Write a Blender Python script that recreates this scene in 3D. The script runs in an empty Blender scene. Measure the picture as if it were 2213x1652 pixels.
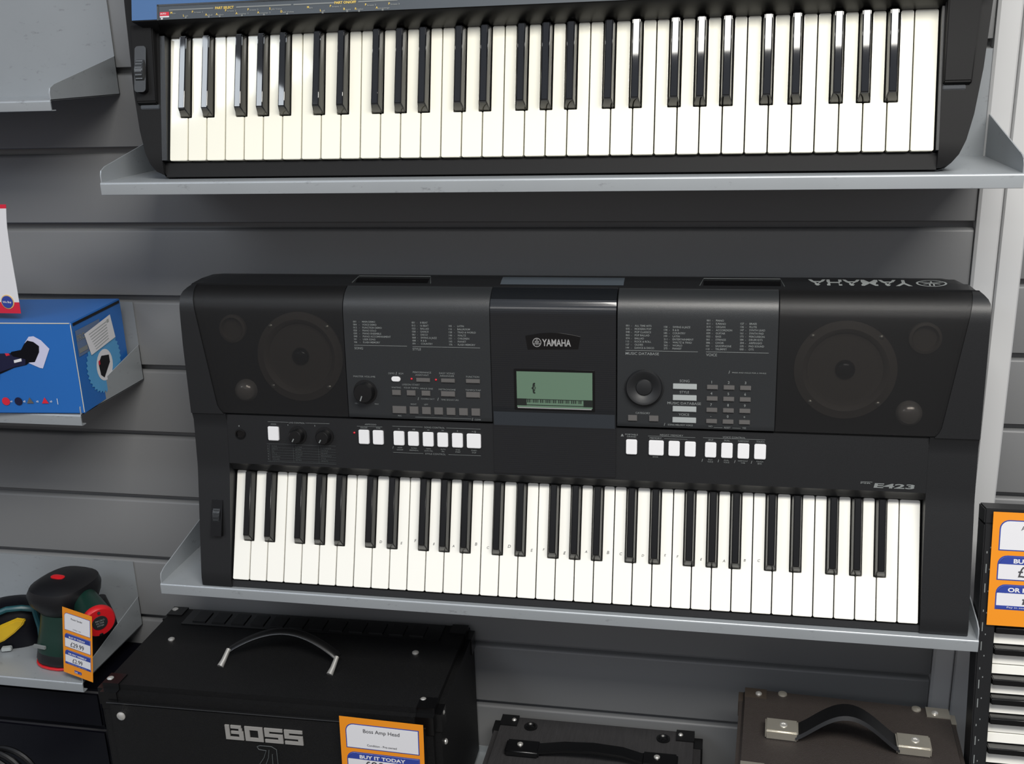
import bpy, bmesh, math, random
from mathutils import Vector, Matrix
R = math.radians
random.seed(4)
sc = bpy.context.scene
col = sc.collection

# ------------------------------------------------------------------ camera
cd = bpy.data.cameras.new('camera'); cam = bpy.data.objects.new('camera', cd); col.objects.link(cam)
cd.sensor_width = 36; cd.lens = 2283.39 / 2213 * 36; cd.clip_start = 0.02; cd.clip_end = 60
yaw, pitch, roll = R(-11.6678), R(-17.48997), R(-1.95832)
fwd = Vector((math.sin(yaw) * math.cos(pitch), math.cos(yaw) * math.cos(pitch), math.sin(pitch)))
rgt = Vector((math.cos(yaw), -math.sin(yaw), 0)); up = rgt.cross(fwd)
r2 = math.cos(roll) * rgt + math.sin(roll) * up; u2 = -math.sin(roll) * rgt + math.cos(roll) * up
M = Matrix((r2, u2, -fwd)).transposed().to_4x4(); M.translation = Vector((0.6631, -1.30768, 1.50892))
cam.matrix_world = M
sc.camera = cam

# ------------------------------------------------------------------ world, lamps, exposure
w = bpy.data.worlds.new('world'); sc.world = w; w.use_nodes = True
bg = w.node_tree.nodes['Background']; bg.inputs[1].default_value = 1.0
# a dim shop around the shelves: pale ceiling above, darker floor and goods below
_tc = w.node_tree.nodes.new('ShaderNodeTexCoord'); _sx = w.node_tree.nodes.new('ShaderNodeSeparateXYZ'); _cr = w.node_tree.nodes.new('ShaderNodeValToRGB')
w.node_tree.links.new(_tc.outputs['Generated'], _sx.inputs[0]); w.node_tree.links.new(_sx.outputs[2], _cr.inputs[0]); w.node_tree.links.new(_cr.outputs[0], bg.inputs[0])
_cr.color_ramp.elements[0].position = .0; _cr.color_ramp.elements[0].color = (.125, .115, .112, 1)
_cr.color_ramp.elements[1].position = .45; _cr.color_ramp.elements[1].color = (.25, .27, .31, 1)
def area(name, loc, sx, sy, power, color, rot=(0, 0, 0)):
    l = bpy.data.lights.new(name, 'AREA'); l.shape = 'RECTANGLE'; l.size = sx; l.size_y = sy
    l.energy = power; l.color = color
    o = bpy.data.objects.new(name, l); col.objects.link(o); o.location = loc; o.rotation_euler = rot
    return o
area('ceiling_lamp_right', (1.175, -1.45, 2.62), 1.65, 0.70, 42, (1.0, .97, .91))
area('ceiling_lamp_left', (-1.38, -2.13, 2.62), 1.3, 0.50, 10, (.86, .93, 1.0), (0, 0, R(25)))
area('ceiling_lamp_far', (0.2, -3.4, 2.62), 2.4, 0.5, 9, (1.0, .98, .95))
vs = sc.view_settings; sc.display_settings.display_device = 'sRGB'
vs.view_transform = 'Standard'; vs.look = 'None'; vs.gamma = 1; vs.use_curve_mapping = False
vs.exposure = 0.82

# ------------------------------------------------------------------ materials
def lin(c):
    return tuple(((x / 255) / 12.92 if x / 255 <= .04045 else ((x / 255 + .055) / 1.055) ** 2.4) for x in c) + (1,)
def mat(name, rgb, rough=.5, metal=0, noise=0.0, nscale=60, bump=0, bscale=400, spec=.5, coat=0, stretch=None):
    m = bpy.data.materials.new(name); m.use_nodes = True
    nt = m.node_tree; b = nt.nodes['Principled BSDF']
    c = lin(rgb); b.inputs['Base Color'].default_value = c
    b.inputs['Roughness'].default_value = rough; b.inputs['Metallic'].default_value = metal
    b.inputs['Specular IOR Level'].default_value = spec
    b.inputs['Coat Weight'].default_value = coat
    b.inputs['Coat Roughness'].default_value = .04
    tc = nt.nodes.new('ShaderNodeTexCoord'); mp = nt.nodes.new('ShaderNodeMapping')
    nt.links.new(tc.outputs['Object'], mp.inputs[0])
    if stretch: mp.inputs['Scale'].default_value = stretch
    if noise:
        n = nt.nodes.new('ShaderNodeTexNoise'); n.inputs['Scale'].default_value = nscale; n.inputs['Detail'].default_value = 5
        nt.links.new(mp.outputs[0], n.inputs['Vector'])
        mx = nt.nodes.new('ShaderNodeMix'); mx.data_type = 'RGBA'
        mx.inputs[6].default_value = tuple(x * (1 - noise) for x in c[:3]) + (1,)
        mx.inputs[7].default_value = tuple(min(1, x * (1 + noise)) for x in c[:3]) + (1,)
        nt.links.new(n.outputs[0], mx.inputs[0]); nt.links.new(mx.outputs[2], b.inputs['Base Color'])
    if bump:
        n2 = nt.nodes.new('ShaderNodeTexNoise'); n2.inputs['Scale'].default_value = bscale
        nt.links.new(mp.outputs[0], n2.inputs['Vector'])
        bp = nt.nodes.new('ShaderNodeBump'); bp.inputs['Strength'].default_value = bump; bp.inputs['Distance'].default_value = .001
        nt.links.new(n2.outputs[0], bp.inputs['Height']); nt.links.new(bp.outputs[0], b.inputs['Normal'])
    return m
def steel(name, rgb, rough=.38):
    # painted steel with worn, darker scuff patches
    m = mat(name, rgb, rough, .35, .06, 14)
    nt = m.node_tree; b = nt.nodes['Principled BSDF']
    old = b.inputs['Base Color'].links[0].from_socket
    tc = nt.nodes.new('ShaderNodeTexCoord'); mp = nt.nodes.new('ShaderNodeMapping'); mp.inputs['Scale'].default_value = (1, 1, 2.2)
    nt.links.new(tc.outputs['Object'], mp.inputs[0])
    n = nt.nodes.new('ShaderNodeTexNoise'); n.inputs['Scale'].default_value = 55; n.inputs['Detail'].default_value = 8; n.inputs['Roughness'].default_value = .7
    nt.links.new(mp.outputs[0], n.inputs['Vector'])
    r = nt.nodes.new('ShaderNodeValToRGB'); r.color_ramp.elements[0].position = .60; r.color_ramp.elements[1].position = .70
    r.color_ramp.elements[0].color = (0, 0, 0, 1); r.color_ramp.elements[1].color = (.4, .4, .4, 1)
    nt.links.new(n.outputs[0], r.inputs[0])
    mx = nt.nodes.new('ShaderNodeMix'); mx.data_type = 'RGBA'; mx.inputs[7].default_value = lin((80, 80, 80))
    nt.links.new(r.outputs[0], mx.inputs[0]); nt.links.new(old, mx.inputs[6]); nt.links.new(mx.outputs[2], b.inputs['Base Color'])
    return m
WALL = mat('grey_slat_board', (116, 117, 118), .42, 0, .05, 5, .05, 900)
POST = mat('pale_grey_post', (192, 193, 194), .5, 0, .02, 8)
STEEL = steel('grey_shelf_steel', (158, 163, 167))
BLK = mat('black_plastic', (21, 22, 24), .42, 0, .05, 20, .12, 1800)
BLKU = mat('charcoal_plastic', (20, 20, 21), .62, 0, .05, 20, .05, 1800, spec=.25)
BLK2 = mat('dark_grey_plastic', (37, 39, 41), .36, 0, .04, 20, .12, 1800)
FALL = mat('fallboard_black', (8, 7, 7), .28, spec=.35)
GLOSSBLK = mat('gloss_black', (9, 9, 10), .12)
KEYB = mat('black_key_gloss', (10, 10, 12), .035, spec=.8)
KEYB2 = mat('black_key_satin', (10, 10, 11), .22)
KEYW = mat('white_key_plastic', (238, 237, 230), .10, 0, .012, 12)
KEYW2 = mat('ivory_key_plastic', (236, 234, 220), .06, 0, .012, 12)
LETTER = mat('grey_print', (118, 122, 122), .6)
LETTER2 = mat('dim_grey_print', (66, 70, 71), .6)
SILVER = mat('silver_print', (165, 165, 165), .35, .3)
YEL = mat('yellow_print', (215, 185, 90), .6)
BTNW = mat('white_button', (222, 222, 224), .4, 0, .01)
BTNG = mat('grey_button', (88, 86, 85), .45, 0, .01)
BTNL = mat('pale_grey_button', (158, 163, 163), .4, 0, .01)
LEDR = mat('red_lens', (190, 20, 40), .3)
KNOB = mat('knob_black', (12, 12, 13), .35)
RUBBER = mat('dial_rubber', (22, 23, 25), .45)
LCDG = mat('lcd_green', (92, 116, 98), .25)
LCDK = mat('lcd_dark', (30, 34, 32), .3)
COVER = mat('smoked_cover', (20, 22, 25), .16, 0, .05, 30, coat=.6)
BAND = mat('slate_band', (44, 48, 53), .3)
BLUEP = mat('blue_panel', (50, 92, 142), .4, 0, .04, 6)
STRIP = mat('slate_strip', (62, 69, 76), .5, 0, .04, 20)
CONE = mat('speaker_cone_paper', (120, 110, 100), .6)
WELL = mat('speaker_well', (40, 40, 40), .7)
DOME = mat('speaker_dome_silver', (225, 215, 205), .2, .5)
TOLEX = mat('black_vinyl', (10, 10, 11), .5, 0, .1, 60, .8, 1500, spec=.3)
TOLEX2 = mat('ribbed_grey_vinyl', (46, 45, 46), .55, 0, .28, 90, .6, 300, stretch=(3.2, .35, 1))
TOLEX3 = mat('brown_vinyl', (43, 37, 34), .6, 0, .12, 120, .9, 900)
CORNER = mat('black_corner_plastic', (8, 8, 9), .3)
CHROME = mat('chrome', (225, 223, 218), .28, .75)
NICKEL = mat('worn_nickel', (196, 191, 178), .30, .75, .1, 40)
ORANGE = mat('orange_card', (225, 138, 25), .45)
WHITEC = mat('white_card', (214, 214, 218), .45)
BLUEC = mat('blue_print', (42, 62, 145), .5)
DARKP = mat('dark_print', (62, 62, 66), .6)
REDC = mat('red_print', (200, 30, 55), .5)
GOLDP = mat('gold_print', (215, 180, 120), .5)
BOXB = mat('blue_carton', (34, 98, 172), .35, 0, .12, 6)
BOXB2 = mat('light_blue_print', (80, 150, 200), .4, 0, .1, 20)
CARTON = mat('worn_carton_edge', (190, 186, 172), .8)
NAVY = mat('navy_plastic', (18, 20, 52), .4)
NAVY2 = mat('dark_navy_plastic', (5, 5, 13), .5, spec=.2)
GREEN = mat('green_plastic', (12, 44, 36), .38)
TEAL = mat('teal_plastic', (18, 70, 78), .4)
YELP = mat('yellow_plastic', (190, 155, 25), .45, 0, .15, 40)
REDP = mat('red_plastic', (190, 22, 30), .4)
SANDB = mat('tool_black', (10, 10, 14), .45)
CREAM = mat('cream_plastic', (205, 205, 175), .5)
def mesh_grille():
    m = mat('perforated_grille', (20, 20, 21), .45, 0, 0, 1, .25, 1400)
    nt = m.node_tree; b = nt.nodes['Principled BSDF']; out = nt.nodes['Material Output']
    t = nt.nodes.new('ShaderNodeBsdfTransparent'); mx = nt.nodes.new('ShaderNodeMixShader'); mx.inputs[0].default_value = .55
    nt.links.new(t.outputs[0], mx.inputs[1]); nt.links.new(b.outputs[0], mx.inputs[2]); nt.links.new(mx.outputs[0], out.inputs[0])
    return m
GRILLE = mesh_grille()
def ribbed_cover():
    m = COVER; nt = m.node_tree; b = nt.nodes['Principled BSDF']
    tc = nt.nodes.new('ShaderNodeTexCoord'); wv = nt.nodes.new('ShaderNodeTexWave'); wv.bands_direction = 'Y'; wv.inputs['Scale'].default_value = 130
    nt.links.new(tc.outputs['Object'], wv.inputs[0])
    bp = nt.nodes.new('ShaderNodeBump'); bp.inputs['Strength'].default_value = .10; bp.inputs['Distance'].default_value = .0004
    nt.links.new(wv.outputs['Fac'], bp.inputs['Height']); nt.links.new(bp.outputs[0], b.inputs['Normal'])
ribbed_cover()

# ------------------------------------------------------------------ helpers
class MB:
    def __init__(s): s.v = []; s.f = []; s.bev = []
    def add(s, vs, fs):
        n = len(s.v); s.v += [tuple(p) for p in vs]; s.f += [tuple(i + n for i in f) for f in fs]; return s
    def box(s, x0, x1, y0, y1, z0, z1):
        return s.add([(x0, y0, z0), (x1, y0, z0), (x1, y1, z0), (x0, y1, z0), (x0, y0, z1), (x1, y0, z1), (x1, y1, z1), (x0, y1, z1)],
                     [(0, 3, 2, 1), (4, 5, 6, 7), (0, 1, 5, 4), (1, 2, 6, 5), (2, 3, 7, 6), (3, 0, 4, 7)])
    def prism(s, poly, z0, z1, axis='z', ztop=None):
        n = len(poly)
        def P(a, b, c): return {'z': (a, b, c), 'y': (a, c, b), 'x': (c, a, b)}[axis]
        vs = [P(a, b, z0) for a, b in poly] + [P(a, b, z1 if ztop is None else ztop(a, b)) for a, b in poly]
        return s.add(vs, [tuple(range(n))[::-1], tuple(range(n, 2 * n))] + [(i, (i + 1) % n, n + (i + 1) % n, n + i) for i in range(n)])
    def loft(s, rings, cap=True, closed=True):
        n = len(rings[0]); vs = [p for r in rings for p in r]; fs = []
        for k in range(len(rings) - 1):
            for i in range(n if closed else n - 1):
                j = (i + 1) % n; fs.append((k * n + i, k * n + j, (k + 1) * n + j, (k + 1) * n + i))
        if cap and closed: fs += [tuple(range(n))[::-1], tuple(range((len(rings) - 1) * n, len(rings) * n))]
        return s.add(vs, fs)
    def cyl(s, c, r, h, axis='z', n=28, r2=None):
        r2 = r if r2 is None else r2; rings = []
        for rr, hh in ((r, 0), (r2, h)):
            ring = []
            for i in range(n):
                a = 2 * math.pi * i / n; p = (rr * math.cos(a), rr * math.sin(a), hh)
                p = {'z': p, 'y': (p[0], p[2], p[1]), 'x': (p[2], p[0], p[1])}[axis]
                ring.append(tuple(c[k] + p[k] for k in range(3)))
            rings.append(ring)
        return s.loft(rings)
    def lathe(s, c, prof, axis='z', n=32, sx=1, sy=1):
        rings = []
        for rr, hh in prof:
            ring = []
            for i in range(n):
                a = 2 * math.pi * i / n; p = (max(rr, 1e-5) * math.cos(a) * sx, max(rr, 1e-5) * math.sin(a) * sy, hh)
                p = {'z': p, 'y': (p[0], p[2], p[1]), 'x': (p[2], p[0], p[1])}[axis]
                ring.append(tuple(c[k] + p[k] for k in range(3)))
            rings.append(ring)
        return s.loft(rings)
    def tube(s, pts, r, n=8, closed=False, flat=1.0):
        pts = [Vector(p) for p in pts]; rings = []; N = len(pts); prev = None
        for i in range(N):
            t = (pts[(i + 1) % N if closed else min(i + 1, N - 1)] - pts[(i - 1) % N if closed else max(i - 1, 0)]).normalized()
            a = prev - t * prev.dot(t) if prev else t.cross(Vector((0, 0, 1)) if abs(t.z) < .9 else Vector((0, 1, 0)))
            a.normalize(); prev = a.copy(); b = t.cross(a)
            rr = r[i] if isinstance(r, (list, tuple)) else r
            rings.append([tuple(pts[i] + a * rr * math.cos(2 * math.pi * k / n) + b * rr * flat * math.sin(2 * math.pi * k / n)) for k in range(n)])
        if closed: rings.append(rings[0]); return s.loft(rings, cap=False)
        return s.loft(rings)
    def strip(s, vs_, uL, uR, top, bot):
        # solid sheet: across u, along v, with its top at top(v) and underside at bot(v)
        rings = []
        for v in vs_:
            a, b = uL(v), uR(v); rings.append([(a, v, bot(v)), (b, v, bot(v)), (b, v, top(v)), (a, v, top(v))])
        return s.loft(rings)
    def mesh(s, name, material, bevel=0, seg=2, smooth=None, ang=40, corner=None):
        me = bpy.data.meshes.new(name); me.from_pydata(s.v, [], s.f); me.validate()
        bm = bmesh.new(); bm.from_mesh(me); bmesh.ops.remove_doubles(bm, verts=bm.verts, dist=1e-7)
        bmesh.ops.recalc_face_normals(bm, faces=bm.faces)
        if bevel:
            ed = [e for e in bm.edges if len(e.link_faces) == 2 and e.calc_face_angle(0) > R(ang)]
            if corner: ed = [e for e in ed if any((v.co - Vector(corner)).length < 1e-4 for v in e.verts)]
            bmesh.ops.bevel(bm, geom=ed, offset=bevel, segments=seg, affect='EDGES', clamp_overlap=True)
        th = R(38)
        for f in bm.faces: f.smooth = True
        for e in bm.edges:
            if len(e.link_faces) != 2 or e.calc_face_angle(0) > th: e.smooth = False
        bm.to_mesh(me); bm.free(); me.materials.append(material); return me
    def obj(s, name, material, parent=None, **k):
        return link(s.mesh(name, material, **k), name, parent)
def link(me, name, parent=None):
    o = bpy.data.objects.new(name, me); col.objects.link(o)
    if parent: o.parent = parent
    return o
def tag(o, label=None, cat=None, group=None, kind=None):
    if label: o['label'] = label
    if cat: o['category'] = cat
    if group: o['group'] = group
    if kind: o['kind'] = kind
    return o
def empty(name, loc=(0, 0, 0), rot=(0, 0, 0)):
    o = bpy.data.objects.new(name, None); o.empty_display_size = .05; col.objects.link(o)
    o.location = loc; o.rotation_euler = rot; return o
def rrect(x0, x1, y0, y1, r, n=5):
    rs = r if isinstance(r, (tuple, list)) else (r, r, r, r)   # bl, br, tr, tl
    pts = []
    for (cx, cy, a0, rr) in ((x0 + rs[0], y0 + rs[0], 180, rs[0]), (x1 - rs[1], y0 + rs[1], 270, rs[1]), (x1 - rs[2], y1 - rs[2], 0, rs[2]), (x0 + rs[3], y1 - rs[3], 90, rs[3])):
        if rr <= 0: pts.append((cx, cy)); continue
        for i in range(n + 1):
            a = R(a0 + 90 * i / n); pts.append((cx + rr * math.cos(a), cy + rr * math.sin(a)))
    return pts
_tc = {}
def glyphs(txt, bold=0.0):
    k = (txt, bold)
    if k not in _tc:
        cu = bpy.data.curves.new('lettering', 'FONT'); cu.body = txt; cu.resolution_u = 3; cu.offset = bold; cu.fill_mode = 'FRONT'
        to = bpy.data.objects.new('lettering', cu)
        me = bpy.data.meshes.new_from_object(to)
        vs = [(v.co.x, v.co.y) for v in me.vertices]; fs = [tuple(p.vertices) for p in me.polygons]
        bpy.data.objects.remove(to); bpy.data.curves.remove(cu); bpy.data.meshes.remove(me)
        _tc[k] = (vs, fs)
    return _tc[k]
def write(mb, txt, x, y, cap, width=None, align='l', h=lambda x, y: 0.0, bold=0.0, slant=0, flip=False, P=None):
    """flat lettering lying on the surface h(x, y); cap = capital height"""
    vs, fs = glyphs(txt, bold)
    if not vs: return
    s = cap / .70; x0 = min(v[0] for v in vs); x1 = max(v[0] for v in vs)
    kx = s if width is None else width / (x1 - x0)
    W = (x1 - x0) * kx; ox = {'l': 0, 'c': -W / 2, 'r': -W}[align]
    pts = []
    for a, b in vs:
        px, py = ox + (a - x0) * kx + b * s * slant, b * s
        if flip: px, py = -px, -py
        px += x; py += y
        q = (px, py, h(px, py)); pts.append(P(*q) if P else q)
    mb.add(pts, fs)
def bar(mb, x0, x1, y0, y1, h, P=None):
    q = [(x0, y0), (x1, y0), (x1, y1), (x0, y1)]
    mb.add([(a, b, h(a, b)) if not P else P(a, b, h(a, b)) for a, b in q], [(0, 1, 2, 3)])
def lerp(tab):
    def f(v, *_):
        if v <= tab[0][0]: return tab[0][1]
        for (a, b), (c, d) in zip(tab, tab[1:]):
            if v <= c: return b + (d - b) * (v - a) / (c - a)
        return tab[-1][1]
    return f

# ------------------------------------------------------------------ the setting: slat wall, posts, floor
G = [1.6 - .101 * k for k in range(-9, 16)]           # groove heights
def slat_wall(name, x0, x1, y, ztop=2.5, zbot=0.0):
    prof = [(y, ztop)]
    for g in sorted(G, reverse=True):
        if g - .01 < zbot or g + .01 > ztop: continue
        prof += [(y, g + .0042), (y + .0012, g + .0034), (y + .0115, g + .0034), (y + .0115, g - .0052), (y + .004, g - .0052), (y + .0012, g - .0068), (y, g - .0092)]
    prof += [(y, zbot), (y + .018, zbot), (y + .018, ztop)]
    mb = MB(); mb.loft([[(x0, a, b) for a, b in prof], [(x1, a, b) for a, b in prof]])
    return tag(mb.obj(name, WALL), kind='structure')
slat_wall('wall_back', -1.6, .949, 0)
slat_wall('wall_right', 1.0042, 2.4, .155)
mb = MB(); mb.prism([(.95, -.004), (.953, -.0065), (.974, -.0065), (.9762, -.004), (.9762, .02), (.95, .02)], 0, 2.5); tag(mb.obj('trim_1', POST), kind='structure')
mb = MB(); mb.prism([(.9776, -.005), (.979, -.0075), (1.002, -.0075), (1.004, -.005), (1.004, .172), (.9776, .172)], 0, 2.5); tag(mb.obj('trim_2', POST), kind='structure')
mb = MB(); mb.box(-3, 3, -4.5, .2, -.02, 0); tag(mb.obj('floor', mat('floor_vinyl', (90, 88, 85), .5, 0, .1, 8)), kind='structure')

# ------------------------------------------------------------------ shelves
def shelf(label, x0, x1, z, ztop, y0=-.172, lip=.0145, gf=.016, gb=.047, group=None):
    t = empty('steel_shelf', ((x0 + x1) / 2, 0, z)); tag(t, label, 'shelf', group); cx = (x0 + x1) / 2
    a, b = x0 - cx, x1 - cx; yb = -.0015
    m = MB(); m.box(a, b, y0, yb, -.0012, 0); m.obj('shelf_plate', STEEL, t)
    m = MB(); m.prism([(y0 - .0006, -.0030), (y0 - .0022, -.0042), (y0 - .0022, -lip), (y0, -lip - .0008), (y0 + .006, -lip - .0008), (y0 + .006, -lip), (y0 + .0006, -lip), (y0 + .0006, -.0012), (y0 + .0012, 0), (y0 + .0008, 0)], a, b, 'x')
    # rolled front edge and lip
    m = MB(); pts = []
    for i in range(7):
        q = R(90 + 15 * i); pts.append((y0 + .0016 + .0028 * math.cos(q), -.0028 + .0028 * math.sin(q)))
    pts += [(y0 - .0012, -lip), (y0 + .0004, -lip - .0006), (y0 + .008, -lip - .0006), (y0 + .008, -lip + .0006), (y0 + .0004, -lip + .0006), (y0 + .0004, -.0028), (y0 + .0016, -.0012)]
    m.prism(pts, a, b, 'x'); m.obj('front_lip', STEEL, t)
    m = MB(); h = ztop - z
    m.box(a, b, yb - .0012, yb, -.0012, h); m.box(a + .004, b - .004, yb, yb + .0085, h - .0022, h - .001); m.obj('back_plate', STEEL, t)
    for xx in (a, b - .0013):
        m = MB(); m.prism([(y0 + .001, -.001), (yb, -.001), (yb, gb), (y0 + .012, gf + .001), (y0 + .003, gf - .003), (y0 + .001, gf - .008)], xx, xx + .0013, 'x'); m.obj('side_gusset', STEEL, t)
    return t
shelf('long grey steel shelf under the topmost keyboard, scuffed along its front lip', -.056, .953, 1.3755, 1.4925)
shelf('long grey steel shelf under the keyboard with the display, above the amplifiers', -.055, .9600, .8505, .9905)
shelf('grey steel shelf in the top left corner, empty, to the left of the topmost keyboard', -1.14, -.117, 1.470, 1.5935, y0=-.153, lip=.0125)
shelf('grey steel shelf holding the blue carton', -1.16, -.1415, 1.0785, 1.1905, y0=-.158, gb=.05)
shelf('grey steel shelf holding the green sander, left of the large black amplifier', -1.22, -.2035, .6790, .7855, y0=-.164)

# ------------------------------------------------------------------ keys
KW = .847; PW = KW / 36
OFF = {0: -.0026, 1: .0026, 3: -.0034, 4: 0, 5: .0034}      # black key after white n of the octave
def black_after(i):
    n = i % 7
    return n in OFF and i < 35
def black_x(i): return (i + 1) * PW + OFF[i % 7]
def build_keys(root, L, kw, kb, bk0, hb=.0105, tl=0, wb=.0122, hw=0.012):
    gap = .0007; rb = wb / 2 + .0011; yn = bk0 - .0012; cache = {}
    for i in range(36):
        x = i * PW; lft = x + gap; rgt = x + PW - gap
        xl = black_x(i - 1) + rb if i and black_after(i - 1) else lft
        xr = black_x(i) - rb if black_after(i) else rgt
        key = (i % 7, i == 0, i == 35)
        if key not in cache:
            c = .0014
            P = [(lft + c, 0), (rgt - c, 0), (rgt - .0004, .0004), (rgt, c)]
            P += [(rgt, yn), (xr, yn)] if xr < rgt - 1e-6 else []
            P += [(xr, L - .0012), (xr - .0012, L), (xl + .0012, L), (xl, L - .0012)]
            P += [(xl, yn), (lft, yn)] if xl > lft + 1e-6 else []
            P += [(lft, c), (lft + .0004, .0004)]
            P = [(a - x, b) for a, b in P]
            m = MB(); m.prism(P, -hw, 0); cache[key] = m.mesh('white_key', kw, bevel=.00045, seg=2)
        o = link(cache[key], 'white_key', root); o.location = (x, 0, 0)
    m = MB(); rings = []
    for v, h, g in ((bk0, -.003, 0), (bk0, .001, 0), (bk0 + .0006, .002, .0002)): pass
    w0 = wb / 2; w1 = wb / 2 - .0022
    def ring(v, z, ww): return [(-ww, v, z), (ww, v, z)]
    f0, f1 = bk0, bk0 + .0075
    vs = [(-w0, f0, -.003), (w0, f0, -.003), (w0, L - .0006, -.003), (-w0, L - .0006, -.003),
          (-w0, f0 + .0004, .0015), (w0, f0 + .0004, .0015), (w0, L - .0006, .0015), (-w0, L - .0006, .0015),
          (-w1, f1, hb), (w1, f1, hb), (w1, L - .0006, hb - tl), (-w1, L - .0006, hb - tl)]
    m.add(vs, [(0, 3, 2, 1), (0, 1, 5, 4), (1, 2, 6, 5), (2, 3, 7, 6), (3, 0, 4, 7), (4, 5, 9, 8), (5, 6, 10, 9), (6, 7, 11, 10), (7, 4, 8, 11), (8, 9, 10, 11)])
    me = m.mesh('black_key', kb, bevel=.0009, seg=3, ang=25)
    for i in range(36):
        if black_after(i):
            o = link(me, 'black_key', root); o.location = (black_x(i), 0, 0)

# ------------------------------------------------------------------ main keyboard (with display)
T1 = 19.7647
K1 = empty('electronic_keyboard', (.04782, -.17003, .86291), (R(90 - T1), 0, .004288))
tag(K1, 'black electronic keyboard with a small green display and two round speakers, on the middle shelf', 'keyboard')
H = lerp([(-.01, -.003), (0, .001), (.147, .0185), (.150, .0195), (.2140, .034), (.2145, .0375), (.30, .0625), (.335, .0725), (.347, .0755), (.357, .0755), (.366, .0720), (.373, .0665), (.378, .060)])
top_prof = [(-.0105, -.006), (-.0095, -.004), (-.0020, -.004), (-.0012, -.014), (.1428, -.014), (.1432, .0095), (.146, .0125), (.149, .0155), (.1515, .0195), (.2140, .0338), (.2150, .028), (.2160, .022), (.335, .050), (.362, .052), (.374, .060), (.3785, .0625), (.386, .0535), (.3925, .043), (.3945, .037), (.3945, -.010)]
bot_prof = [(.370, -.016), (.10, -.034), (.012, -.023), (-.0092, -.0085)]
m = MB(); rings = []
for u, vm in ((-.043, .362), (-.0415, .368), (-.036, .378), (-.029, .3865), (-.020, .3925), (-.010, .3945), (.857, .3945), (.870, .3925), (.882, .3865), (.892, .378), (.899, .368), (.901, .362)):
    wd = lambda v: (u - .007 * max(0, min(1, (v - .05) / .25)) * max(0, min(1, -u / .043)))
    rings.append([(wd(v), min(v, vm), z) for v, z in top_prof + bot_prof])
m.loft(rings)
def cheek(u0, u1, v0=-.0105, v1=.1515):
    n = 24; r = []
    for i in range(n + 1):
        v = v0 + (v1 - v0) * i / n; r.append(v)
    m.strip(r, lambda v: u0 - (.003 * v / .15 if u0 < 0 else 0), lambda v: u1, H, lambda v: -.0075)
cheek(-.043, -.0016, -.0105, .2150); cheek(.8486, .901, -.0105, .2150)
eL = lerp([(.2155, -.0030), (.2190, -.0075), (.2260, -.0112), (.376, -.0353), (.378, -.0353)])
eR = lerp([(.2155, .8530), (.2190, .8572), (.2260, .8602), (.376, .8846), (.378, .8846)])
VV = [.2145 + i * (.378 - .2145) / 30 for i in range(31)]
H3 = lambda v: H(v) + .0012
oL = lerp([(.2, -.0475), (.30, -.050), (.362, -.050), (.368, -.048), (.378, -.041)]); oR = lerp([(0, .901), (.362, .901), (.368, .899), (.378, .892)])
m.strip(VV, oL, eL, H3, lambda v: .0); m.strip(VV, eR, oR, H3, lambda v: .0)
m.obj('body', BLK, K1)
build_keys(K1, .1419, KEYW, KEYB2, .0515)
# speakers
def speaker(cu, cv, pu, pv, du, dv, uL, uR, r=.0505, off=(0, 0)):
    hb = lambda v: .022 + (v - .216) * .235
    pr = lambda u, v: hb(v)
    e = empty('loudspeaker', (0, 0, 0)); e.parent = K1
    def disc(prof, c, mt, nm, sx=1):
        mm = MB(); mm.lathe((0, 0, 0), prof, n=48); o = mm.obj(nm, mt, e)
        o.location = (c[0], c[1], hb(c[1]) + .001); o.rotation_euler = (R(13.2), 0, 0); return o
    disc([(r + .006, 0), (r + .006, .003), (r + .001, .0042), (r - .003, .0055), (r - .007, .0035), (r - .009, .0005), (.012, -.0035), (.0, -.0035)], (cu, cv), CONE, 'cone')
    disc([(.0115, -.002), (.011, .0015), (.008, .0045), (.004, .006), (0, .0063)], (cu, cv), GLOSSBLK, 'dust_cap')
    disc([(.018, 0), (.0175, .004), (.0145, .005), (.0135, .003), (.012, -.003), (0, -.004)], (pu, pv), CONE, 'bass_port')
    disc([(.0145, 0), (.0143, .004), (.0125, .0085), (.009, .0115), (.005, .013), (0, .0134)], (du, dv), DOME, 'tweeter_dome')
    for k in range(4):
        a = R(45 + 90 * k); disc([(.003, 0), (.003, .004), (.0015, .0052), (0, .0054)], (cu + (r + .002) * math.cos(a), cv + (r + .002) * math.sin(a)), NICKEL, 'screw')
    g = MB(); vs_ = [.2162 + i * (.3765 - .2162) / 40 for i in range(41)]
    g.strip(vs_, uL, uR, lambda v: H(v) - .0002, lambda v: H(v) - .0010)
    g.obj('speaker_grille', GRILLE, K1)
speaker(.0985, .2900, .0100, .3230, .0234, .2460, eL, lambda v: .1635)
speaker(.7550, .2890, .8390, .3260, .8268, .2420, lambda v: .6795, eR)
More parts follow.
